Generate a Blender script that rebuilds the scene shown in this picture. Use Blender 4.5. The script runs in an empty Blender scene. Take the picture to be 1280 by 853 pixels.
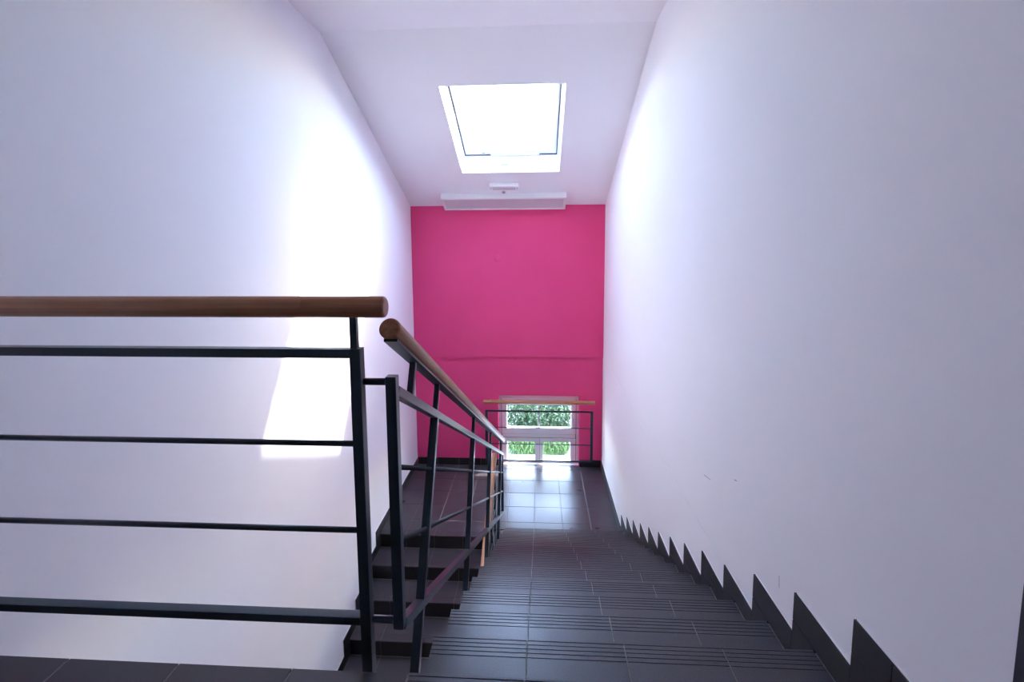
import bpy, bmesh, math, random
from mathutils import Vector, Matrix, Euler
random.seed(7)
S = bpy.context.scene
COL = S.collection
R_ = math.radians

# ------------------------------------------------------------------ camera
EYE = 1.222
cam = bpy.data.cameras.new('camera')
cam.sensor_fit = 'HORIZONTAL'; cam.sensor_width = 36.0
cam.lens = 582.98 / 1280 * 36.0
cam.shift_y = -(426.5 - 366.4) / 1280          # photograph is cropped a little below the lens axis
cam.clip_start = 0.02; cam.clip_end = 300
camo = bpy.data.objects.new('camera', cam); COL.objects.link(camo)
camo.matrix_world = Matrix.Translation((0, 0, EYE)) @ Matrix.Rotation(0.0546, 4, 'Z') @ \
    Matrix.Rotation(math.pi / 2 - 0.1018, 4, 'X') @ Matrix.Rotation(-0.0055, 4, 'Z')
S.camera = camo

# ------------------------------------------------------------------ sky, sun, exposure
SUN_DIR = Vector((-1.0, -0.96, -1.545)).normalized()
w = bpy.data.worlds.new('sky'); S.world = w; w.use_nodes = True
nt = w.node_tree; nt.nodes.clear()
sky = nt.nodes.new('ShaderNodeTexSky'); sky.sky_type = 'NISHITA'
sky.sun_disc = False; sky.sun_elevation = math.asin(-SUN_DIR.z)
sky.sun_rotation = math.atan2(-SUN_DIR.x, -SUN_DIR.y)
sky.air_density = 1.0; sky.dust_density = 1.0; sky.ozone_density = 1.0
bg = nt.nodes.new('ShaderNodeBackground'); bg.inputs[1].default_value = 1.75
out = nt.nodes.new('ShaderNodeOutputWorld')
nt.links.new(sky.outputs[0], bg.inputs[0]); nt.links.new(bg.outputs[0], out.inputs[0])
sl = bpy.data.lights.new('sun', 'SUN'); sl.energy = 7.0; sl.angle = R_(1.2); sl.color = (1, .98, .95)
slo = bpy.data.objects.new('sun', sl); COL.objects.link(slo)
slo.location = (6, 12, 12)
slo.rotation_euler = SUN_DIR.to_track_quat('-Z', 'Y').to_euler()
vs = S.view_settings
vs.view_transform = 'Standard'; vs.look = 'None'; vs.gamma = 1.0; vs.use_curve_mapping = False
vs.exposure = 1.82
S.cycles.diffuse_bounces = 8; S.cycles.max_bounces = 12; S.cycles.caustics_reflective = False

# ------------------------------------------------------------------ measures (metres)
XL, XW = -1.817, 0.953            # faces of the left and right wall
YF = 6.689                        # face of the far wall
T, R = 0.3083, 0.15983            # tread, riser
N0 = 1.205                        # nosing of the upper floor
ZL = -13 * R                      # half landing
ZG = -26 * R                      # ground floor
YB = -2.6                         # back of the upper floor
RY, RZ, EZ = 4.0, 3.005, 1.787    # ceiling fold and its height at the far wall
LN0 = 4.975                       # landing edge towards the lower flight
FX0 = -0.368                      # open edge of the upper flight
LX1 = -0.515                      # open edge of the lower flight
SK = 0.106                        # skirting height
OV = 0.134                        # skirting runs on past the nosing
slope_dir = Vector((0, YF - RY, EZ - RZ)).normalized()
slope_nrm = Vector((0, -slope_dir.z, slope_dir.y))

# ------------------------------------------------------------------ materials
def mat(name, col, rough=.6, spec=.5, metal=0.0):
    m = bpy.data.materials.new(name); m.use_nodes = True
    b = m.node_tree.nodes['Principled BSDF']
    b.inputs['Base Color'].default_value = (*col, 1); b.inputs['Roughness'].default_value = rough
    b.inputs['Specular IOR Level'].default_value = spec; b.inputs['Metallic'].default_value = metal
    return m
def N(m, t, **kw):
    n = m.node_tree.nodes.new(t)
    for k, v in kw.items(): setattr(n, k, v)
    return n
def L(m, a, b): m.node_tree.links.new(a, b)
def B(m): return m.node_tree.nodes['Principled BSDF']
def pos(m, scale=(1, 1, 1), local=False):
    mp = N(m, 'ShaderNodeMapping'); mp.inputs['Scale'].default_value = scale
    if local: L(m, N(m, 'ShaderNodeTexCoord').outputs['Object'], mp.inputs[0])
    else: L(m, N(m, 'ShaderNodeNewGeometry').outputs['Position'], mp.inputs[0])
    return mp.outputs[0]
def noise(m, vec, scale, detail=4, rough=.55):
    n = N(m, 'ShaderNodeTexNoise'); n.inputs['Scale'].default_value = scale
    n.inputs['Detail'].default_value = detail; n.inputs['Roughness'].default_value = rough
    L(m, vec, n.inputs['Vector']); return n.outputs['Fac']
def ramp(m, fac, stops):
    r = N(m, 'ShaderNodeValToRGB')
    els = r.color_ramp.elements
    while len(els) < len(stops): els.new(.5)
    for e, (p, c) in zip(els, stops): e.position = p; e.color = (*c, 1)
    L(m, fac, r.inputs[0]); return r.outputs[0]
def bump(m, fac, strength, dist):
    b = N(m, 'ShaderNodeBump'); b.inputs['Strength'].default_value = strength; b.inputs['Distance'].default_value = dist
    L(m, fac, b.inputs['Height']); L(m, b.outputs[0], B(m).inputs['Normal'])

def plaster(name, c0, c1, rough=.85):
    m = mat(name, c0, rough, .25)
    v = pos(m)
    L(m, ramp(m, noise(m, v, 1.6, 3), [(.3, c0), (.75, c1)]), B(m).inputs['Base Color'])
    bump(m, noise(m, pos(m, (1, 1, 2.2)), 130, 3), .12, .002)
    return m
M_WALL = plaster('white_wall_paint', (.86, .847, .875), (.88, .867, .895))
M_CEIL = plaster('white_ceiling_paint', (.86, .85, .875), (.88, .87, .895))
M_PINK = plaster('pink_wall_paint', (.78, .066, .215), (.81, .076, .232), .7)
M_SLAB = mat('raw_concrete', (.42, .41, .41), .9)

def tile_mat(name, base, hi, rough):
    m = mat(name, base, rough, .5)
    v = pos(m)
    f = noise(m, v, 300, 2, .7)
    L(m, ramp(m, f, [(.38, base), (.70, hi)]), B(m).inputs['Base Color'])
    g = noise(m, v, 3.2, 4)
    r = N(m, 'ShaderNodeMapRange'); r.inputs[1].default_value = .3; r.inputs[2].default_value = .7
    r.inputs[3].default_value = rough - .03; r.inputs[4].default_value = rough + .05
    L(m, g, r.inputs[0]); L(m, r.outputs[0], B(m).inputs['Roughness'])
    return m
M_TILE = tile_mat('anthracite_floor_tile', (.046, .037, .043), (.064, .053, .061), .30)
M_STEP = tile_mat('anthracite_step_tile', (.034, .030, .036), (.074, .066, .076), .36)
M_SKIRT = tile_mat('anthracite_skirting_tile', (.011, .0095, .0115), (.022, .019, .022), .45)
M_GROUT = mat('beige_grey_grout', (.30, .26, .23), .9)
L(M_GROUT, ramp(M_GROUT, noise(M_GROUT, pos(M_GROUT), 60), [(.3, (.15, .135, .125)), (.7, (.23, .205, .19))]), B(M_GROUT).inputs['Base Color'])
M_CAULK = mat('white_sealant', (.88, .87, .88), .5)
M_STEEL = mat('navy_painted_steel', (.018, .033, .048), .28, .5)
bump(M_STEEL, noise(M_STEEL, pos(M_STEEL), 260, 2), .05, .001)

def wood(name, dark, mid, light):
    m = mat(name, mid, .32, .5)
    tc = N(m, 'ShaderNodeTexCoord')
    sx = N(m, 'ShaderNodeSeparateXYZ'); L(m, tc.outputs['Object'], sx.inputs[0])
    # lamellas glued side by side, each cut into staves
    lam = N(m, 'ShaderNodeMath', operation='MULTIPLY'); L(m, sx.outputs[2], lam.inputs[0]); lam.inputs[1].default_value = 42
    fl = N(m, 'ShaderNodeMath', operation='FLOOR'); L(m, lam.outputs[0], fl.inputs[0])
    sh = N(m, 'ShaderNodeMath', operation='MULTIPLY_ADD'); L(m, fl.outputs[0], sh.inputs[0]); sh.inputs[1].default_value = .37
    L(m, sx.outputs[0], sh.inputs[2])
    st = N(m, 'ShaderNodeMath', operation='MULTIPLY'); L(m, sh.outputs[0], st.inputs[0]); st.inputs[1].default_value = 1.7
    sf = N(m, 'ShaderNodeMath', operation='FLOOR'); L(m, st.outputs[0], sf.inputs[0])
    cb = N(m, 'ShaderNodeCombineXYZ'); L(m, sf.outputs[0], cb.inputs[0]); L(m, fl.outputs[0], cb.inputs[1])
    wn = N(m, 'ShaderNodeTexWhiteNoise', noise_dimensions='3D'); L(m, cb.outputs[0], wn.inputs['Vector'])
    gr = noise(m, pos(m, (3, 90, 90), True), 1.0, 5, .6)
    mx = N(m, 'ShaderNodeMath', operation='MULTIPLY_ADD'); L(m, wn.outputs['Value'], mx.inputs[0]); mx.inputs[1].default_value = .42
    L(m, gr, mx.inputs[2])
    L(m, ramp(m, mx.outputs[0], [(.36, dark), (.62, mid), (.95, light)]), B(m).inputs['Base Color'])
    bump(m, gr, .05, .001)
    return m
M_WOOD = wood('varnished_beech', (.33, .135, .062), (.46, .21, .105), (.58, .29, .155))
M_WHITE = mat('white_plastic', (.82, .82, .84), .35)
M_FRAME = mat('white_window_frame', (.80, .79, .82), .35)
M_GASKET = mat('black_rubber_gasket', (.02, .02, .022), .7)
M_LENS = mat('satin_acrylic_diffuser', (.62, .57, .62), .5)
M_DOOR = mat('dark_blue_door_paint', (.010, .013, .026), .45)
M_METAL = mat('brushed_metal', (.62, .62, .64), .3, .5, 1.0)
M_GREY = mat('grey_plastic', (.35, .35, .38), .5)
def glass(name):
    m = bpy.data.materials.new(name); m.use_nodes = True
    t = m.node_tree; t.nodes.clear()
    o = t.nodes.new('ShaderNodeOutputMaterial'); mix = t.nodes.new('ShaderNodeMixShader')
    a = t.nodes.new('ShaderNodeBsdfTransparent'); a.inputs[0].default_value = (.97, .98, .98, 1)
    b = t.nodes.new('ShaderNodeBsdfGlossy'); b.inputs['Roughness'].default_value = .02
    mix.inputs[0].default_value = .06
    t.links.new(a.outputs[0], mix.inputs[1]); t.links.new(b.outputs[0], mix.inputs[2]); t.links.new(mix.outputs[0], o.inputs[0])
    return m
M_GLASS = glass('clear_window_glass')
def leaf(name, c0, c1):
    m = mat(name, c0, .55, .4)
    L(m, ramp(m, noise(m, pos(m), 5, 3), [(.35, c0), (.65, c1)]), B(m).inputs['Base Color'])
    return m
M_LEAF = leaf('shrub_leaf', (.040, .075, .030), (.085, .125, .060))
M_LEAF2 = leaf('grass_leaf', (.045, .095, .022), (.085, .145, .040))
M_BARK = mat('brown_bark', (.10, .07, .05), .9)
M_GRAVEL = mat('pale_gravel', (.30, .30, .30), .95)
L(M_GRAVEL, ramp(M_GRAVEL, noise(M_GRAVEL, pos(M_GRAVEL), 9, 6), [(.3, (.24, .24, .24)), (.7, (.38, .37, .36))]), B(M_GRAVEL).inputs['Base Color'])

# ------------------------------------------------------------------ helpers
def obj(name, bm, m, parent=None, smooth=False):
    me = bpy.data.meshes.new(name)
    bmesh.ops.recalc_face_normals(bm, faces=bm.faces[:])
    if smooth:
        for f in bm.faces: f.smooth = len(f.verts) == 4
    bm.to_mesh(me); bm.free(); me.materials.append(m)
    o = bpy.data.objects.new(name, me); COL.objects.link(o)
    if parent is not None: o.parent = parent
    return o
def inst(name, me, parent, loc, rz=0.0):
    o = bpy.data.objects.new(name, me); COL.objects.link(o); o.parent = parent
    o.location = loc; o.rotation_euler = (0, 0, rz); return o
def tag(o, label, cat, kind=None, group=None):
    o['label'] = label; o['category'] = cat
    if kind: o['kind'] = kind
    if group: o['group'] = group
    return o
def empty(name, loc=(0, 0, 0)):
    o = bpy.data.objects.new(name, None); COL.objects.link(o); o.location = loc; o.empty_display_size = .1; return o
def place(o, mtx):
    """put a part, built round its own origin, at a place given in the room's measures"""
    p = o.parent
    o.matrix_local = (Matrix.Translation(-p.location) if p is not None else Matrix()) @ mtx
    return o
def box(bm, x0, x1, y0, y1, z0, z1, bev=0.0):
    r = bmesh.ops.create_cube(bm, size=1.0)
    for v in r['verts']:
        v.co = Vector(((x0 + x1) / 2 + v.co.x * (x1 - x0), (y0 + y1) / 2 + v.co.y * (y1 - y0), (z0 + z1) / 2 + v.co.z * (z1 - z0)))
    if bev:
        es = list({e for v in r['verts'] for e in v.link_edges})
        bmesh.ops.bevel(bm, geom=es, offset=bev, segments=2, profile=.7, affect='EDGES')
    return bm
def nb(): return bmesh.new()
def boxes(*bs, bev=0.0):
    bm = nb()
    for b in bs: box(bm, *b, bev=bev)
    return bm
def body(name, bm, parent):
    o = place(obj(name, bm, M_GROUT, parent), Matrix()); o.data.materials.append(M_WALL)
    for p in o.data.polygons:
        if abs(p.normal.x) > .5 or p.normal.z < -.2: p.material_index = 1
    return o
def prism(prof, x0, x1, bm=None):
    """profile of (y, z) points pulled along x"""
    bm = bm or nb()
    a = [bm.verts.new((x0, y, z)) for y, z in prof]; b = [bm.verts.new((x1, y, z)) for y, z in prof]
    bm.faces.new(a); bm.faces.new(list(reversed(b)))
    n = len(prof)
    for i in range(n): bm.faces.new((a[i], b[i], b[(i + 1) % n], a[(i + 1) % n]))
    return bm
def rod(bm, r, length, seg=14, chamfer=0.0, flat=None):
    """round bar along local x from 0 to length"""
    rings = [(0, r - chamfer), (chamfer * .45, r - chamfer * .25), (chamfer, r), (length - chamfer, r), (length - chamfer * .45, r - chamfer * .25), (length, r - chamfer)] if chamfer else [(0, r), (length, r)]
    vs_ = [[bm.verts.new((x, q * math.cos(2 * math.pi * i / seg), q * math.sin(2 * math.pi * i / seg))) for i in range(seg)] for x, q in rings]
    for a, b in zip(vs_, vs_[1:]):
        for i in range(seg): bm.faces.new((a[i], a[(i + 1) % seg], b[(i + 1) % seg], b[i]))
    bm.faces.new(list(reversed(vs_[0]))); bm.faces.new(vs_[-1])
    if flat:
        for ring in vs_:
            for v in ring: v.co.z = max(v.co.z, -flat)
    return bm
def frame_to(p, q, up=Vector((0, 0, 1))):
    """matrix whose local x runs from p to q, local z as near to up as it can"""
    p = Vector(p); q = Vector(q); x = (q - p).normalized()
    y = up.cross(x)
    if y.length < 1e-4: y = Vector((0, 1, 0))
    y.normalize(); z = x.cross(y)
    m = Matrix((x, y, z)).transposed().to_4x4(); m.translation = p
    return m, (q - p).length
def bar(name, p, q, r, m, parent, chamfer=0.0, seg=14, flat=None):
    mt, ln = frame_to(p, q)
    return place(obj(name, rod(nb(), r, ln, seg, chamfer, flat), m, parent, True), mt)
def tube(name, p, q, wy, wz, m, parent, bev=.003, up=Vector((0, 0, 1))):
    mt, ln = frame_to(p, q, up)
    return place(obj(name, boxes((0, ln, -wy / 2, wy / 2, -wz / 2, wz / 2), bev=bev), m, parent), mt)
def slope_matrix(y):
    """local y down the sloping ceiling, local z out of the room through it; origin on its face at y"""
    z = RZ + (y - RY) * slope_dir.z / slope_dir.y
    m = Matrix((Vector((1, 0, 0)), slope_dir, slope_nrm)).transposed().to_4x4(); m.translation = (0, y, z); return m
def slope_z(y): return RZ + (y - RY) * slope_dir.z / slope_dir.y

# ------------------------------------------------------------------ walls
TOPY = 7.05                                           # outside of the far wall
prof = [(YB - .2, ZG - .3), (TOPY, ZG - .3), (TOPY, slope_z(TOPY) + .22), (RY, RZ + .24), (YB - .2, RZ + .24)]
tag(obj('wall_left', prism(prof, XL - .25, XL), M_WALL), 'white plastered wall to the left of the stairs, sunlit beside the railing', 'wall', 'structure')
SEAM = -.41
DY0, DY1, DZ = -.12, .90, 2.12                        # door in the right wall
up = [(YB - .2, SEAM), (DY0, SEAM), (DY0, DZ), (DY1, DZ), (DY1, SEAM), (TOPY, SEAM), (TOPY, slope_z(TOPY) + .22), (RY, RZ + .24), (YB - .2, RZ + .24)]
bm = prism(up, XW, XW + .25)
box(bm, XW, XW + .25, YB - .2, TOPY, ZG - .3, SEAM - .0035)
box(bm, XW + .004, XW + .25, YB - .2, TOPY, SEAM - .0035, SEAM)
tag(obj('wall_right', bm, M_WALL), 'white plastered wall to the right of the stairs with a faint level seam', 'wall', 'structure')
WX0, WX1, WZ1 = -.583, .621, -.992                    # window opening
YW = 6.83                                             # face of the window frame
YI = 6.905                                            # back of the pink inner leaf
wf = prism([(YF, EZ), (YI, slope_z(YI)), (YI, WZ1), (YF + .026, WZ1), (YF + .026, SEAM), (YF, SEAM)], XL, XW)
box(wf, XL, WX0, YF + .026, YI, ZL, WZ1)
box(wf, WX1, XW, YF + .026, YI, ZL, WZ1)
box(wf, XL, XW, YF + .026, YI, ZG - .3, ZL - .05)
wo = prism([(YI, WZ1), (TOPY, WZ1), (TOPY, slope_z(TOPY)), (YI, slope_z(YI))], XL, XW)
box(wo, XL, WX0, YI, TOPY, ZL - .02, WZ1)
box(wo, WX1, XW, YI, TOPY, ZL - .02, WZ1)
box(wo, XL, XW, YI, TOPY, ZG - .3, ZL - .02)
tag(obj('wall_outside', wo, M_WALL), 'white rendered outer face of the end wall round the landing window', 'wall', 'structure')
tag(obj('wall_far', wf, M_PINK), 'bright pink painted end wall above the landing', 'wall', 'structure')
tag(obj('wall_back', boxes((XL, XW, YB - .2, YB, ZG - .3, RZ + .24)), M_WALL), 'white wall closing the upper hallway', 'wall', 'structure')

# ------------------------------------------------------------------ ceiling with roof window opening
SX0, SX1 = -.94, .271
SY0, SY1 = 4.592, 5.936
ce = boxes((XL, XW, YB, RY, RZ, RZ + .24))
fl = slope_dir.y
def sl_box(bm, x0, x1, t0, t1, n0=0.0, n1=.24):
    s = len(bm.verts); box(bm, x0, x1, t0, t1, n0, n1); bm.verts.ensure_lookup_table()
    mt = slope_matrix(RY)
    for v in bm.verts[s:]: v.co = mt @ v.co
tS0, tS1, tE = (SY0 - RY) / fl, (SY1 - RY) / fl, (TOPY - RY) / fl
sl_box(ce, XL, XW, 0, tS0); sl_box(ce, XL, XW, tS1, tE)
sl_box(ce, XL, SX0, tS0, tS1); sl_box(ce, SX1, XW, tS0, tS1)
tag(obj('ceiling', ce, M_CEIL), 'white ceiling, level above the stairs then sloping down to the pink wall', 'ceiling', 'structure')

# ------------------------------------------------------------------ tile meshes
GAP = .0042
def flat_tile(wx, wy, th=.012, m=M_TILE, name='tile'):
    """tile with its near left corner at the origin and its top at z = 0"""
    bm = boxes((0, wx, 0, wy, -th, 0))
    es = [e for e in bm.edges if all(v.co.z > -1e-5 for v in e.verts)]
    bmesh.ops.bevel(bm, geom=es, offset=.0012, segments=1, affect='EDGES')
    me = bpy.data.meshes.new(name); bmesh.ops.recalc_face_normals(bm, faces=bm.faces[:]); bm.to_mesh(me); bm.free(); me.materials.append(m)
    return me
GROOVES = (.0135, .0300, .0465, .0635, .0810)
def step_tile(wx, dy, th=.014):
    """tread tile: nosing along y = 0, body towards -y, five grooves behind the nosing"""
    top = [(0, -th), (0, -.003), (-.003, 0)]
    for g in GROOVES: top += [(-g + .0021, 0), (-g + .0012, -.0016), (-g - .0012, -.0016), (-g - .0021, 0)]
    top += [(-dy + .001, 0), (-dy, -.001), (-dy, -th)]
    bm = prism(top, 0, wx)
    me = bpy.data.meshes.new('tile'); bmesh.ops.recalc_face_normals(bm, faces=bm.faces[:]); bm.to_mesh(me); bm.free(); me.materials.append(M_STEP)
    return me
cache = {}
def get(kind, *a):
    k = (kind,) + tuple(round(v, 4) for v in a)
    if k not in cache: cache[k] = {'flat': flat_tile, 'step': step_tile,
        'riser': lambda wx, hz: flat_tile(wx, hz, .010, M_SKIRT)}[kind](*a)
    return cache[k]
def lay(parent, xs, ys, z):
    for x0, x1 in zip(xs, xs[1:]):
        for y0, y1 in zip(ys, ys[1:]):
            inst('tile', get('flat', x1 - x0 - GAP, y1 - y0 - GAP), parent, (x0 + GAP / 2, y0 + GAP / 2, z))
def riser(parent, x0, x1, y, z0, z1, back):
    """riser tile standing upright; its face looks to +y, or to -y when back is set"""
    o = inst('riser_tile', get('riser', x1 - x0 - GAP, z1 - z0 - GAP), parent, (0, 0, 0))
    if back: o.location = (x0 + GAP / 2, y, z0 + GAP / 2); o.rotation_euler = (R_(90), 0, 0)
    else: o.location = (x1 - GAP / 2, y, z0 + GAP / 2); o.rotation_euler = (R_(90), 0, R_(180))
    return o

UX = [FX0, -.036, .299, .634, XW - .012]              # tile joints across the upper flight
LXS = [XL + .010, -1.508, -1.180, -.850, LX1]         # across the lower flight

# ------------------------------------------------------------------ floors
fl_up = tag(obj('floor', boxes((XL, XW, YB, N0 - .014, -.22, -.0022)), M_GROUT), 'dark tiled floor of the upper storey ending at the stairs', 'floor', 'structure')
ys = [N0 - .3425 * i for i in range(8, -1, -1)]
xsu = [XL + .010, -1.740, -1.396, -1.0555, -.713]
lay(fl_up, xsu + [-.3695], ys, 0)
lay(fl_up, [-.3695, -.027, .316, .659, XW - .010], ys[:-1], 0)
for x0, x1 in zip(UX, UX[1:]):
    inst('tile', get('step', x1 - x0 - GAP, .3425 - GAP), fl_up, (x0 + GAP / 2, N0 + .004, 0))
WE = 5.12
fl_la = obj('floor', boxes((XL, LX1, LN0 + .014, WE + .02, ZL - .22, ZL - .0022), (FX0, XW, LN0 - .06, WE + .02, ZL - .22, ZL - .0022), (XL, XW, WE + .014, YF + .032, ZL - .22, ZL - .0022), (WX0, WX1, YF + .02, YI, ZL - .05, ZL - .0022)), M_GROUT)
tag(fl_la, 'dark glossy tiled half landing in front of the pink wall', 'floor', 'structure')
rows = [5.270 + .333 * i for i in range(5)]
N12 = N0 + 12 * T
lay(fl_la, [-.369, -.036, .297, .630, XW - .010], [N12 + .006] + rows + [YF + .012], ZL)
lay(fl_la, [WX0 + .004, -.369, -.036, .297, WX1 - .002], [YF + .012, 6.756], ZL)
lay(fl_la, LXS[:-1] + [LX1, -.369], rows + [YF + .012], ZL)
for x0, x1 in zip(LXS, LXS[1:]):
    inst('tile', get('step', x1 - x0 - GAP, rows[0] - LN0 - GAP), fl_la, (x1 - GAP / 2, LN0 - .004, ZL), math.pi)
inst('tile', get('flat', -.369 - LX1 - GAP, rows[0] - WE - GAP), fl_la, (LX1 + GAP / 2, WE, ZL))
place(obj('slab_edge', boxes((LX1 - .001, FX0 + .001, WE + .001, WE + .0135, ZL - .22, ZL - .013)), M_WALL, fl_la), Matrix())
tag(obj('floor', boxes((XL, XW, YB, YF + .01, ZG - .2, ZG)), M_TILE), 'dark tiled ground floor at the foot of the lower flight', 'floor', 'structure')

# ------------------------------------------------------------------ upper flight
st_up = empty('staircase', (FX0, N0, 0))
tag(st_up, 'broad flight of dark grooved tiled steps running down beside the right white wall', 'staircase')
def loc(p, o): return (p[0] - o.location.x, p[1] - o.location.y, p[2] - o.location.z)
pr = [(N0 - .010, -.0022)]
for k in range(1, 13):
    pr += [(N0 + (k - 1) * T - .010, -k * R - .0022), (N0 + k * T - .010, -k * R - .0022)]
pr += [(N12 - .010, ZL - .2), (N12 - .25, ZL - .2), (N0 - .02, -.30), (N0 - .02, -.0022)]
body('flight_body', prism(pr, FX0 + .002, XW - .0005), st_up)
for k in range(1, 14):
    for x0, x1 in zip(UX, UX[1:]):
        y = N0 + k * T
        if k < 13: inst('tile', get('step', x1 - x0 - GAP, T - GAP), st_up, loc((x0 + GAP / 2, y + .004, -k * R), st_up))
        o = riser(st_up, x0, x1, y - T - .0005, -k * R, -(k - 1) * R - .014, False); o.location = loc(o.location, st_up)

# ------------------------------------------------------------------ lower flight
st_lo = empty('staircase', (LX1, LN0, ZL))
tag(st_lo, 'flight of dark tiled steps dropping from the landing beside the left white wall', 'staircase')
pr = [(LN0 + .010, ZL - .0022)]
for k in range(1, 13):
    pr += [(LN0 - (k - 1) * T + .010, ZL - k * R - .0022), (LN0 - k * T + .010, ZL - k * R - .0022)]
pr += [(LN0 - 12 * T + .010, ZG + .001), (LN0 - 12 * T + .4, ZG + .001), (LN0 + .02, ZL - .30), (LN0 + .02, ZL - .0022)]
body('flight_body', prism(pr, XL + .0005, LX1 - .002), st_lo)
for k in range(1, 14):
    for x0, x1 in zip(LXS, LXS[1:]):
        y = LN0 - k * T
        if k < 13: inst('tile', get('step', x1 - x0 - GAP, T - GAP), st_lo, loc((x1 - GAP / 2, y - .004, ZL - k * R), st_lo), math.pi)
        o = riser(st_lo, x0, x1, y + T + .0005, ZL - k * R, ZL - (k - 1) * R - .014, True); o.location = loc(o.location, st_lo)

# ------------------------------------------------------------------ skirting
TH = .010
br = empty('baseboard_right', (XW, N0, 0)); tag(br, 'dark stepped skirting tiles climbing the right white wall', 'skirting', 'structure')
def sk(parent, x0, x1, y0, y1, z0, z1, name='skirting_tile'):
    return place(obj(name, boxes((x0, x1, y0, y1, z0, z1)), M_SKIRT, parent), Matrix())
def bead(parent, *bs):
    return place(obj('sealant', boxes(*bs), M_CAULK, parent), Matrix())
g = .002
jit = [.0, .0, .001, -.020, .002, .0, .0, -.002, .002, .0, .0, .002, .0]
xr0 = XW - TH
sk(br, xr0, XW, .905, 1.186 - g, 0, SK); sk(br, xr0, XW, 1.186 + g, N0 + OV, 0, SK)
for k in range(0, 13):
    yk = N0 + k * T; zk = -k * R; h = SK + jit[k]; hn = SK + (jit[k + 1] if k < 12 else 0)
    if k: sk(br, xr0, XW, yk - T + OV + g, yk + OV, zk + g, zk + h)
    sk(br, xr0, XW, yk + .004, yk + OV, -(k + 1) * R + g, zk - g)
    y0 = yk - T + OV if k else .905
    bead(br, (XW - .004, XW, y0, yk + OV - .004, zk + h, zk + h + .004), (XW - .004, XW, yk + OV, yk + OV + .003, zk - R + hn + .006, zk + h))
yl = [N12 + OV] + [5.40, 5.733, 6.066, 6.399, YF - TH]
for a, b in zip(yl, yl[1:]): sk(br, xr0, XW, a + g, b - g, ZL + g, ZL + SK)
bead(br, (XW - .004, XW, N12 + OV, YF, ZL + SK, ZL + SK + .004))
bl = empty('baseboard_left', (XL, LN0, ZL)); tag(bl, 'dark stepped skirting tiles dropping along the left white wall', 'skirting', 'structure')
yl = [LN0 - OV, 5.27, 5.603, 5.936, 6.269, YF - TH]
for a, b in zip(yl, yl[1:]): sk(bl, XL, XL + TH, a + g, b - g, ZL + g, ZL + SK)
bead(bl, (XL, XL + .006, LN0 - OV, YF, ZL + SK, ZL + SK + .004))
for k in range(0, 13):
    yk = LN0 - k * T; zk = ZL - k * R
    if k:
        sk(bl, XL, XL + TH, yk - OV, yk + T - OV - g, zk + g, zk + SK)
        bead(bl, (XL, XL + .006, yk - OV + .004, yk + T - OV, zk + SK, zk + SK + .006))
    sk(bl, XL, XL + TH, yk - OV, yk - .004, zk - R + g, zk - g)
    bead(bl, (XL, XL + .006, yk - OV - .003, yk - OV, zk - R + SK + .006, zk + SK))
bf = empty('baseboard_far', (0, YF, ZL)); tag(bf, 'low dark skirting tiles under the pink wall', 'skirting', 'structure')
for a, b in [(XL + TH, -1.508), (-1.508, -1.180), (-1.180, -.850), (-.850, WX0), (WX1, XW - TH)]:
    sk(bf, a + g, b - g, YF + .014, YF + .026, ZL + g, ZL + SK)
bu = empty('baseboard_back', (XL, N0, 0)); tag(bu, 'dark skirting tiles along the upper hallway wall', 'skirting', 'structure')
for i in range(8):
    sk(bu, XL, XL + TH, N0 - .3425 * (i + 1) + g, N0 - .3425 * i - g, 0.001, SK)

# ------------------------------------------------------------------ landing balustrade (upper floor)
def balustrade_root(name, locn, label, group=None):
    return tag(empty(name, locn), label, 'railing', None, group)
lb = balustrade_root('balustrade', (-.497, 1.2365, 0), 'level navy steel railing with brown wooden handrail along the edge of the upper floor')
PY = 1.2365
for x in (-.497, -1.795):
    p = place(obj('post', boxes((x - .0152, x + .0152, PY - .0165, PY + .0165, -.16, .943), bev=.003), M_STEEL, lb), Matrix())
    place(obj('stem', boxes((x - .005 - .0095, x - .005 + .0095, PY - .0095, PY + .0095, .940, 1.030), bev=.002), M_STEEL, lb), Matrix())
tube('top_rail', (-1.782, PY - .002, .930), (-.510, PY - .002, .930), .030, .0255, M_STEEL, lb)
tube('bottom_rail', (-1.782, PY - .002, .140), (-.510, PY - .002, .140), .030, .0245, M_STEEL, lb)
for z in (.669, .411): bar('crossbar', (-1.782, PY, z), (-.510, PY, z), .0082, M_STEEL, lb)
bar('handrail', (-1.812, PY, 1.0565), (-.411, PY, 1.0565), .0300, M_WOOD, lb, .007, 40, .0275)
for z, r in ((.847, .0100), (.131, .0105)): bar('link', (-.484, 1.243, z), (-.4205, 1.243, z), r, M_STEEL, lb)

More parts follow.
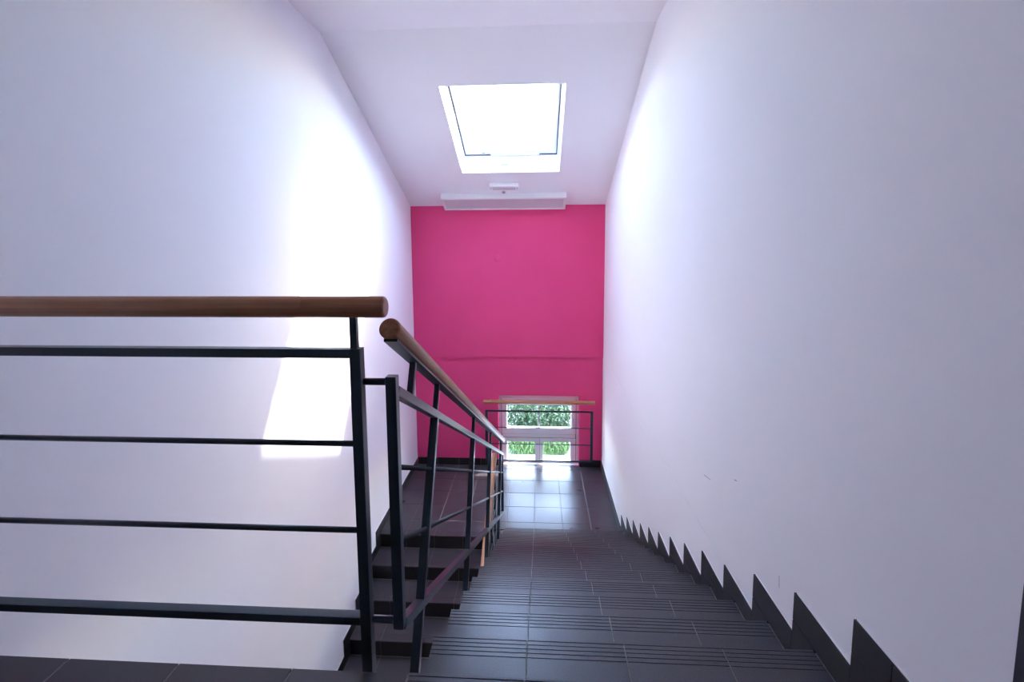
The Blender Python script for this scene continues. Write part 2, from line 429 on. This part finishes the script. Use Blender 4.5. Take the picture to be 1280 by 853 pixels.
# ------------------------------------------------------------------ flight balustrades
MS = .511
def flight_balustrade(x, oy, oz, sgn, label, ylen=3.95, width=.03):
    """y, z measured from the first nosing, descending away from it; sgn turns the flight round"""
    rt = balustrade_root('balustrade', (x, oy, oz), label)
    def P(y, z, dx=0): return (x + dx, oy + sgn * y, oz + z)
    nrm = Vector((0, sgn * MS, 1)).normalized()
    def line(c, y): return c - MS * (y - .045)
    ct, c2, c3, cb, ch = .822, .596, .368, .107, .994
    y0, y1 = .045, ylen
    for yy, zt, zb in ((y0, .862, .105), (y1, line(ct, y1) + .017, line(cb, y1) - .016)):
        a = P(yy, zb); b = P(yy, zt)
        place(obj('end_post', boxes((x - .015, x + .015, a[1] - .015, a[1] + .015, a[2], b[2]), bev=.003), M_STEEL, rt), Matrix())
    tube('top_rail', P(y0 + .015, line(ct, y0 + .015)), P(y1 - .015, line(ct, y1 - .015)), .030, .028, M_STEEL, rt)
    tube('bottom_rail', P(y0 + .015, line(cb, y0 + .015)), P(y1 - .015, line(cb, y1 - .015)), .030, .028, M_STEEL, rt)
    for c in (c2, c3): bar('crossbar', P(y0 + .012, line(c, y0 + .012)), P(y1 - .012, line(c, y1 - .012)), .0078, M_STEEL, rt)
    yh = .036; ye = ylen + .075
    hr = bar('handrail', P(yh, line(ch, yh)), P(ye, line(ch, ye)), .0300, M_WOOD, rt, .006, 40, .0245)
    off = nrm * -.0285
    tube('handrail_strip', Vector(P(yh + .02, line(ch, yh + .02))) + off, Vector(P(ye - .02, line(ch, ye - .02))) + off, .038, .008, M_STEEL, rt, .001)
    for yt in (.565, 1.605, 2.635, 3.70):
        top = Vector(P(yt, line(ct, yt))); bot = top - nrm * .895
        tube('baluster', bot, top, .030, .030, M_STEEL, rt, .003, Vector((1, 0, 0)))
    hd = (ch - ct) * math.cos(math.atan(MS))
    for yt in (.215, .565, 1.605, 2.635, 3.70):
        a = Vector(P(yt, line(ct, yt))) + nrm * .012; b = Vector(P(yt, line(ct, yt))) + nrm * (hd - .033)
        tube('stem', a, b, .020, .020, M_STEEL, rt, .003, Vector((1, 0, 0)))
    return rt
flight_balustrade(-.405, N0, 0, 1, 'sloping navy steel railing with wooden handrail following the upper flight down')
flight_balustrade(-.477, LN0, ZL, -1, 'sloping navy steel railing with wooden handrail following the lower flight')

# ------------------------------------------------------------------ window balustrade
wb = balustrade_root('balustrade', (.02, 6.57, ZL + .145), 'small navy railing with pale wooden handrail across the landing window')
WY = 6.575
for x in (-.742, .785):
    place(obj('post', boxes((x - .02, x + .02, WY - .012, WY + .012, -1.940, -1.170), bev=.003), M_STEEL, wb), Matrix())
    for z in (-1.30, -1.85): bar('wall_bracket', (x, WY + .01, z), (x, YF + .026, z), .008, M_STEEL, wb)
tube('top_rail', (-.724, WY, -1.181), (.767, WY, -1.181), .022, .022, M_STEEL, wb)
tube('bottom_rail', (-.724, WY, -1.930), (.767, WY, -1.930), .022, .020, M_STEEL, wb)
for z in (-1.428, -1.678): bar('crossbar', (-.724, WY, z), (.767, WY, z), .007, M_STEEL, wb)
bar('handrail', (-.785, WY, -1.044), (.828, WY, -1.044), .0275, M_WOOD, wb, .006, 24)
for x in (-.70, .745): bar('wall_bracket', (x, WY + .02, -1.048), (x, YF + .026, -1.048), .008, M_STEEL, wb)

# ------------------------------------------------------------------ landing window
wn = empty('window_1', (.02, YW, ZL)); tag(wn, 'low white framed window at the foot of the pink wall', 'window', 'structure')
def wpart(name, m, *bs, parent=wn, bev=.003):
    o = obj(name, boxes(*bs, bev=bev), m, parent)
    if parent is wn: return place(o, Matrix())
    return o
Y0, Y1 = YW, YW + .075
wpart('inner_sill', M_FRAME, (WX0 + .001, WX1 - .001, 6.757, YW + .01, ZL - .002, ZL + .004))
wpart('outer_sill', M_METAL, (WX0 + .001, WX1 - .001, Y1, TOPY + .04, ZL - .019, ZL - .004))
wpart('fixed_frame', M_FRAME, (WX0, -.532, Y0, Y1, ZL, WZ1), (.571, WX1, Y0, Y1, ZL, WZ1), (-.532, .571, Y0, Y1, -1.085, WZ1), (-.532, .571, Y0, Y1, ZL, ZL + .018), (-.532, .571, Y0, Y1, -1.695, -1.615))
wpart('gasket', M_GASKET, (-.545, .584, Y0 - .001, Y0 + .012, -1.629, -1.620), (-.545, .584, Y0 - .001, Y0 + .012, -1.690, -1.683), (.0325, .0375, Y0 - .013, Y0 + .03, -2.06, -1.69), (-.545, -.536, Y0 - .001, Y0 + .01, -2.06, -1.08), (.575, .584, Y0 - .001, Y0 + .01, -2.06, -1.08), bev=0)
def sash(x0, x1, z0, z1, gx0, gx1, gz0, gz1, bars=(), handle=None):
    s = wpart('sash', M_FRAME, (x0, gx0, Y0 - .016, Y1 - .02, z0, z1), (gx1, x1, Y0 - .016, Y1 - .02, z0, z1),
              (gx0, gx1, Y0 - .016, Y1 - .02, z0, gz0), (gx0, gx1, Y0 - .016, Y1 - .02, gz1, z1))
    def sub(name, m, *bs, bev=0):
        bm = boxes(*bs, bev=bev); o = obj(name, bm, m, s); o.matrix_local = Matrix(); return o
    xs = [gx0] + [c for b in bars for c in b] + [gx1]
    for b in bars: sub('glazing_bar', M_FRAME, (b[0], b[1], Y0, Y0 + .04, gz0, gz1))
    for a, b in zip(xs[0::2], xs[1::2]): sub('pane', M_GLASS, (a, b, Y0 + .020, Y0 + .026, gz0, gz1))
    if handle: sub('handle', M_METAL, (handle[0] - .012, handle[0] + .012, Y0 - .022, Y0 - .012, handle[1] - .03, handle[1] + .03), (handle[0] - .008, handle[0] + .008, Y0 - .055, Y0 - .022, handle[1] - .008, handle[1] + .008), (handle[0] - .009, handle[0] + .009, Y0 - .062, Y0 - .048, handle[1] - .09, handle[1] + .01), bev=.002)
    return s
sash(-.538, .577, -1.622, -1.078, -.462, .507, -1.533, -1.172, bars=((.014, .036),), handle=(.545, -1.40))
sash(-.538, .0335, -2.066, -1.688, -.459, -.037, -2.035, -1.742)
sash(.0365, .577, -2.066, -1.688, .086, .498, -2.035, -1.742)

# ------------------------------------------------------------------ roof window
sw = empty('window_2', (0, SY1, slope_z(SY1))); tag(sw, 'white roof window set in the sloping ceiling', 'window', 'structure')
MS2 = slope_matrix(RY)
def spart(name, m, *bs, parent=sw, bev=.003):
    o = obj(name, boxes(*bs, bev=bev), m, parent)
    if parent is sw: place(o, MS2)
    else: o.matrix_local = Matrix()
    return o
t0, t1 = tS0, tS1
spart('outer_frame', M_FRAME, (SX0 - .05, SX0 + .028, t0 - .05, t1 + .05, .235, .33), (SX1 - .028, SX1 + .05, t0 - .05, t1 + .05, .235, .33),
      (SX0 + .028, SX1 - .028, t0 - .05, t0 + .02, .235, .33), (SX0 + .028, SX1 - .028, t1 - .03, t1 + .05, .235, .33))
sa = spart('sash', M_FRAME, (SX0 + .034, SX0 + .085, t0 + .022, t1 - .033, .245, .315), (SX1 - .085, SX1 - .034, t0 + .022, t1 - .033, .245, .315),
      (SX0 + .085, SX1 - .085, t0 + .022, t0 + .08, .245, .315), (SX0 + .085, SX1 - .085, t1 - .10, t1 - .033, .245, .315))
spart('gasket', M_GASKET, (SX0 + .026, SX0 + .036, t0 + .022, t1 - .033, .229, .30), (SX1 - .036, SX1 - .026, t0 + .022, t1 - .033, .229, .30), (SX0 + .036, SX1 - .036, t1 - .034, t1 - .032, .229, .30), bev=0)
spart('pane', M_GLASS, (SX0 + .085, SX1 - .085, t0 + .08, t1 - .10, .270, .290), parent=sa, bev=0)
spart('handle_bar', M_WHITE, (-.58, .02, t1 - .088, t1 - .066, .205, .222), (-.55, -.53, t1 - .085, t1 - .07, .222, .246), (-.03, -.01, t1 - .085, t1 - .07, .222, .246), parent=sa)
spart('latch', M_GREY, (-.70, -.66, t1 - .075, t1 - .055, .225, .246), parent=sa)
spart('window_catch', M_GREY, (-.46, -.37, t1 - .022, t1 - .0005, .105, .120))

# ------------------------------------------------------------------ fittings on the sloping ceiling
lt = empty('ceiling_light', (-.459, 6.50, slope_z(6.50)))
tag(lt, 'long white rectangular light fitting where the ceiling meets the pink wall', 'light fitting')
ML = slope_matrix(6.378)
def part_on(root, mtx, name, m, *bs, bev=.003): return place(obj(name, boxes(*bs, bev=bev), m, root), mtx)
LA, LB, LD = -1.308, .389, .318
part_on(lt, ML, 'housing', M_WHITE, (LA, LB, 0, .030, -.085, -.0005), (LA, LB, LD - .028, LD, -.085, -.0005), (LA, LA + .035, .03, LD - .028, -.085, -.0005), (LB - .035, LB, .03, LD - .028, -.085, -.0005), (LA + .03, LB - .03, .03, LD - .028, -.03, -.0005))
part_on(lt, ML, 'diffuser', M_LENS, (LA + .035, LB - .035, .030, LD - .028, -.074, -.064), bev=0)
em = empty('emergency_light', (-.435, 6.2, slope_z(6.2)))
tag(em, 'small white emergency light under the roof window', 'emergency light')
MEm = slope_matrix(6.145)
part_on(em, MEm, 'housing', M_WHITE, (-.620, -.245, 0, .105, -.055, -.0005), bev=.006)
part_on(em, MEm, 'diffuser', M_LENS, (-.585, -.285, .022, .083, -.062, -.0545), bev=.004)
for x in (-.605, -.262): part_on(em, MEm, 'screw_cap', M_GREY, (x - .008, x + .008, .044, .060, -.058, -.054), bev=.002)
se = empty('ceiling_sensor', (-.449, 6.33, slope_z(6.33)))
tag(se, 'tiny white round sensor between the emergency light and the long fitting', 'sensor')
def dome(r, h, seg=18, rings=5, base=0.0):
    bm = nb(); prev = None
    for i in range(rings + 1):
        a = i / rings * math.pi / 2
        rr, zz = r * math.cos(a), -base - h * math.sin(a)
        if i == rings:
            c = bm.verts.new((0, 0, zz))
            for j in range(seg): bm.faces.new((prev[j], prev[(j + 1) % seg], c))
        else:
            ring = [bm.verts.new((rr * math.cos(2 * math.pi * j / seg), rr * math.sin(2 * math.pi * j / seg), zz)) for j in range(seg)]
            if prev:
                for j in range(seg): bm.faces.new((prev[j], prev[(j + 1) % seg], ring[(j + 1) % seg], ring[j]))
            else: bm.faces.new(ring)
            prev = ring
    return bm
mS = slope_matrix(6.335); mS.translation.x = -.449
b_ = nb(); rod(b_, .036, .018, 20, .003)
bmesh.ops.rotate(b_, cent=(0, 0, 0), matrix=Matrix.Rotation(R_(90), 3, 'Y'), verts=b_.verts[:])
place(obj('base', b_, M_WHITE, se, True), mS)
place(obj('lens', dome(.024, .022, base=.017), M_GREY, se, True), mS)
cp = tag(obj('wall_cover', dome(.05, .006, 24, 4), M_PINK, None, True), 'pink painted round cover high on the pink wall', 'cover plate')
cp.matrix_world = Matrix.Translation((-.57, YF - .0003, 1.038)) @ Matrix.Rotation(R_(-90), 4, 'X')

# ------------------------------------------------------------------ door in the right wall
dr = empty('door_1', (XW, DY1, 0)); tag(dr, 'dark blue door in the right wall of the upper floor', 'door', 'structure')
place(obj('door_frame', boxes((XW - .006, XW + .20, DY1 - .055, DY1, .0, DZ), (XW - .006, XW + .20, DY0, DY0 + .055, 0, DZ), (XW - .006, XW + .20, DY0 + .055, DY1 - .055, DZ - .055, DZ), bev=.002), M_DOOR, dr), Matrix())
lf = place(obj('door_leaf', boxes((XW + .004, XW + .046, DY0 + .058, DY1 - .058, .006, DZ - .058), bev=.002), M_DOOR, dr), Matrix())
h_ = obj('handle', boxes((XW - .006, XW + .004, .02, .05, .98, 1.14), (XW - .045, XW - .006, .029, .043, 1.05, 1.064), (XW - .052, XW - .040, .029, .15, 1.049, 1.065), bev=.002), M_METAL, lf); h_.matrix_local = Matrix()
h_.matrix_parent_inverse = Matrix()

# ------------------------------------------------------------------ garden seen through the landing window
tag(obj('ground', boxes((-40, 40, TOPY, 90, ZG - .5, ZG - .12)), M_GRAVEL), 'pale gravel ground outside the landing window', 'ground', 'structure')
def shrub(name, x, y, rx, ry, h, n, size, m, label, group, blade=False):
    rt = tag(empty(name, (x, y, ZG - .12)), label, 'shrub', None, group)
    vs_, fs = [], []
    for i in range(n):
        t = random.random(); a = random.uniform(0, 2 * math.pi); q = math.sqrt(random.uniform(.1, 1)) * math.sqrt(max(0, 1 - abs(2 * t - .8) ** 4 / 2.1)) * random.uniform(.8, 1)
        c = Vector((math.cos(a) * q * rx, math.sin(a) * q * ry, .02 + t * h * .96))
        if blade: d = Vector((random.gauss(0, .3), random.gauss(0, .3), 1)).normalized()
        else: d = Vector((random.gauss(0, 1), random.gauss(0, 1), random.gauss(0, 1))).normalized()
        u = d.cross(Vector((random.gauss(0, 1), random.gauss(0, 1), random.gauss(0, 1)))).normalized()
        l = size * random.uniform(.6, 1.3); wd = l * (.10 if blade else .36)
        k = len(vs_)
        vs_ += [c - d * l, c + u * wd, c + d * l, c - u * wd]; fs.append((k, k + 1, k + 2, k + 3))
    me = bpy.data.meshes.new('foliage'); me.from_pydata(vs_, [], fs); me.materials.append(m)
    o = bpy.data.objects.new('foliage', me); COL.objects.link(o); o.parent = rt
    bm = nb()
    for i in range(5):
        a = random.uniform(0, 6.28)
        q = Vector((math.cos(a) * rx * .45, math.sin(a) * ry * .45, h * .8)); p = Vector((math.cos(a) * .06, math.sin(a) * .06, 0))
        mt, ln = frame_to(p, q); s = len(bm.verts); rod(bm, .018, ln, 6); bm.verts.ensure_lookup_table()
        for v in bm.verts[s:]: v.co = mt @ v.co
    obj('stem', bm, M_BARK, rt)
    return rt
for x, lab in ((-1.98, 'low bright green grassy bank flanking the one straight outside the landing window'), (.03, 'low bright green grassy bank straight outside the landing window'), (2.04, 'low bright green grassy bank flanking the one straight outside the landing window')):
    shrub('grass_bank', x, 11.9, .94, .40, .66, 7500, .085, M_LEAF2, lab, 'grassy banks outside the window', True)
for x, lab in ((-2.45, 'loose grey-green leafy shrub flanking the one straight outside the landing window'), (.06, 'loose grey-green leafy shrub straight outside the landing window behind the grassy bank'), (2.57, 'loose grey-green leafy shrub flanking the one straight outside the landing window')):
    shrub('leafy_shrub', x, 13.5, 1.17, .62, 1.45, 9500, .060, M_LEAF, lab, 'leafy shrubs outside the window')
# scuff marks on the right wall
M_SCUFF = mat('grey_scuff', (.16, .16, .17), .8)
wr = bpy.data.objects['wall_right']
for (ya, za), (yb, zb), wd in (((2.606, -.092), (2.507, -.069), .0022), ((2.210, .086), (2.183, .094), .003), ((1.771, -.081), (1.767, -.129), .0012)):
    mt, ln = frame_to((XW - .0003, ya, za), (XW - .0003, yb, zb), Vector((1, 0, 0)))
    place(obj('scuff_mark', boxes((0, ln, -wd / 2, wd / 2, -.0003, .0003)), M_SCUFF, wr), mt)
